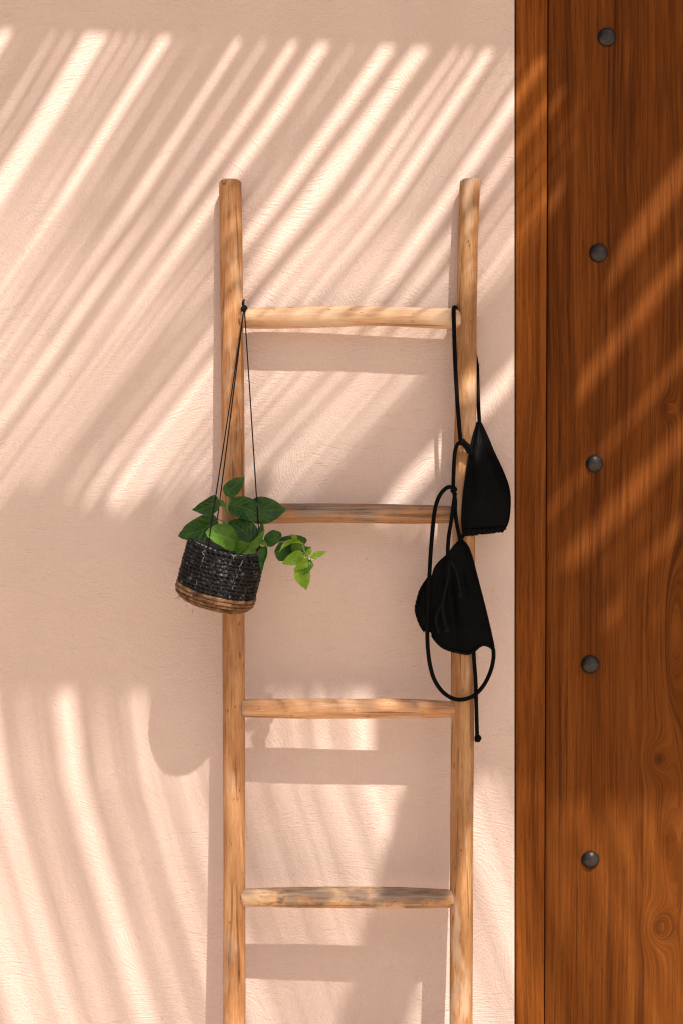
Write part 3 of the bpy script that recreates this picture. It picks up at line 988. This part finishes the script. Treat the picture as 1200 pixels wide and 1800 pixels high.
ROWS = [-140, 50, 200, 350, 500, 650, 800, 930, 1075]
CTL = [(-300, [0, 0, 0]),]
BASE = {  # u (x at row 50) : x at rows 50..930
    178: [178, 88, -10, -110, -215, -315, -400],
    302: [302, 207, 113, 8, -95, -190, -275],
    435: [435, 338, 240, 133, 28, -80, -165],
    586: [586, 487, 380, 268, 160, 45, -45],
    702: [702, 598, 485, 365, 248, 130, 40],
    762: [762, 650, 542, 415, 300, 180, 95],
    870: [870, 770, 670, 545, 430, 310, 220],
    1000: [1000, 905, 800, 690, 562, 425, 320],
    1130: [1130, 1035, 935, 825, 700, 560, 450],
    1370: [1370, 1265, 1160, 1045, 920, 775, 660],
    1510: [1510, 1410, 1310, 1190, 1075, 940, 830],
    1720: [1720, 1610, 1510, 1400, 1285, 1150, 1035]}
us = sorted(BASE)
def xrow(u, r):
    if u <= us[0]: return BASE[us[0]][r] + (u - us[0])
    if u >= us[-1]: return BASE[us[-1]][r] + (u - us[-1])
    for a, b in zip(us, us[1:]):
        if a <= u <= b:
            t = (u - a) / (b - a)
            return BASE[a][r] * (1 - t) + BASE[b][r] * t
def upper(u):
    xs = [xrow(u, r) for r in range(7)]
    return [xs[0] + .62 * 190] + xs + [xs[-1] - .7 * 145]
frond = thing('palm_frond', shade(100, 1075, 3.63), 'long dried palm frond lying along the middle pergola joist', 'palm frond')
rp = [shade(-900 + i * 120, 1075 + 10 * math.sin(i * .7), 3.635 + .01 * math.sin(i)) for i in range(21)]
V, F, U = tube(catmull(rp, 3), [.016 - .010 * i / 60 for i in range(61)], 8)
mesh_obj('rachis', V, F, M_beam, frond)
GAPS = [(15, 26), (100, 9), (178, 46), (302, 27), (334, 7), (435, 20), (481, 14), (533, 24), (586, 31), (640, 7), (706, 36), (766, 40), (825, 16),
        (853, 12), (886, 24), (925, 9), (985, 28), (1040, 18), (1085, 9), (1150, 26), (1205, 8), (1290, 6), (1352, 54), (1462, 38), (1595, 28), (1715, 60), (1780, 16), (1850, 30), (1940, 20)]
edges = [-430] + [e for u, w in GAPS for e in (u - w / 2, u + w / 2)] + [2050]
rnd = random.Random(5)
def put_upper(u, w):
    xs = upper(u)
    full = u > 1180
    z0, z1 = 3.635 + rnd.uniform(-.004, .008), 3.64 + rnd.uniform(-.02, .03)
    prof = [.45, 1.0, .97, .84, .62, .50, .50, .74, 1.3]
    pts, zs = [], []
    for i, y in enumerate(ROWS):
        t = 1 - i / (len(ROWS) - 1)
        pts.append((xs[i] + rnd.uniform(-1.5, 1.5), y, w * (max(prof[i], .97) if full else prof[i])))
        zs.append(z0 + (z1 - z0) * t + .05 * math.sin(math.pi * t))
    leaflet(frond, pts, zs)
for a, b in zip(edges[0::2], edges[1::2]):
    span = b - a
    if span < 6: continue
    k = max(1, round(span / 23))
    gps = [rnd.choice((3, 4, 6, 9)) for _ in range(k - 1)]
    ws = [rnd.uniform(.7, 1.3) for _ in range(k)]
    q = (span - sum(gps)) / sum(ws)
    x_ = a
    for i in range(k):
        w = ws[i] * q
        put_upper(x_ + w / 2, w)
        x_ += w + (gps[i] if i < k - 1 else 0)
# shorter filler leaflets added in the gaps to soften the light stripes
for u, w in GAPS:
    if w < 18 or u > 1280: continue
    xs = upper(u)
    m = 2 if w > 34 else 1
    for k in range(m):
        o_ = (k - (m - 1) / 2) * w * .42 + rnd.uniform(-3, 3)
        st_ = rnd.uniform(330, 470)
        ys = [st_, st_ + 70, st_ + 190, 800, 930, 1075]
        ws_ = [2, w * .16, w * .26, w * .30, w * .34, w * .5]
        pts = []
        for y, ww in zip(ys, ws_):
            j = max(i for i in range(len(ROWS) - 1) if ROWS[i] <= y)
            t = (y - ROWS[j]) / (ROWS[j + 1] - ROWS[j])
            pts.append((xs[j] * (1 - t) + xs[j + 1] * t + o_, y, ww))
        leaflet(frond, pts, [3.66, 3.67, 3.67, 3.66, 3.65, 3.64])
# lower side of the frond
LR = [1075, 1230, 1372, 1508, 1625, 1800, 1900]
LX = [-6, 0, 19, 58, 93, 145, 176]
THIN = [(q, 6.5 + (q % 3)) for q in (-86, -4, 32, 62, 84, 94, 134, 190, 202, 232, 280, 346, 386, 418, 434, 478, 508, 588, 604, 728, 806, 848, 886, 928, 968)]  # thin filler leaflets, added to dim the light between the wider ones
for v_, w in THIN + [(-330, 24), (-290, 20), (-245, 28), (-200, 18), (-160, 25), (-132, 26), (-60, 9), (-40, 12), (13, 20), (48, 8), (72, 9), (150, 26), (176, 9), (214, 13), (262, 14), (296, 9), (330, 13), (366, 20), (400, 12),
              (452, 20), (492, 7), (535, 20), (572, 9), (655, 9), (700, 14), (742, 10), (764, 9), (828, 9), (868, 20), (905, 14), (948, 12), (990, 10), (1040, 14), (1095, 11), (1150, 16), (1210, 14), (1270, 18)]:
    pts, zs = [], []
    prof = [1.5, 1.25, 1.0, .95, .9, .8, .5]
    for i, y in enumerate(LR):
        t = i / (len(LR) - 1)
        pts.append((v_ + LX[i] * (1 + .0002 * v_) + rnd.uniform(-2, 2), y, w * prof[i] * (.84 if w > 16 else 1)))
        zs.append(3.63 + .04 * math.sin(math.pi * t) - .03 * t)
    leaflet(frond, pts, zs)

# a second, shorter frond added over the first to close the shade next to the joist and over the door
shade_frond = thing('palm_frond', shade(600, 1060, 3.68), 'short dense palm frond added out of view over the long one to close the shade', 'palm frond')
rp = [shade(-500 + i * 120, 1010 - i * 3, 3.69) for i in range(17)]
V, F, U = tube(catmull(rp, 3), [.012 - .007 * i / 48 for i in range(49)], 8)
mesh_obj('rachis', V, F, M_beam, shade_frond)
for i in range(75):
    bx = -560 + i * 25 + rnd.uniform(-5, 5)
    top = 900 - 70 * rnd.random() + max(0, min(1, (bx - 560) / 200)) * 95
    ln = 1010 - top
    pts = [(bx, 1010, 26), (bx + ln * .40, 1010 - ln * .5, 24), (bx + ln * .72, 1010 - ln * .88, 13), (bx + ln * .8, top, 3)]
    leaflet(shade_frond, pts, [3.69, 3.71, 3.71, 3.69])
for i in range(13):                                  # extra tips added past the joist to soften the light edge on the door
    x0 = 930 + i * 27 + rnd.uniform(-8, 8)
    yb = 1400 + rnd.uniform(0, 90)
    leaflet(shade_frond, [(x0 - 14, 1170, 14), (x0, 1300, 15), (x0 + 12, yb, 5)], [3.69, 3.70, 3.70])
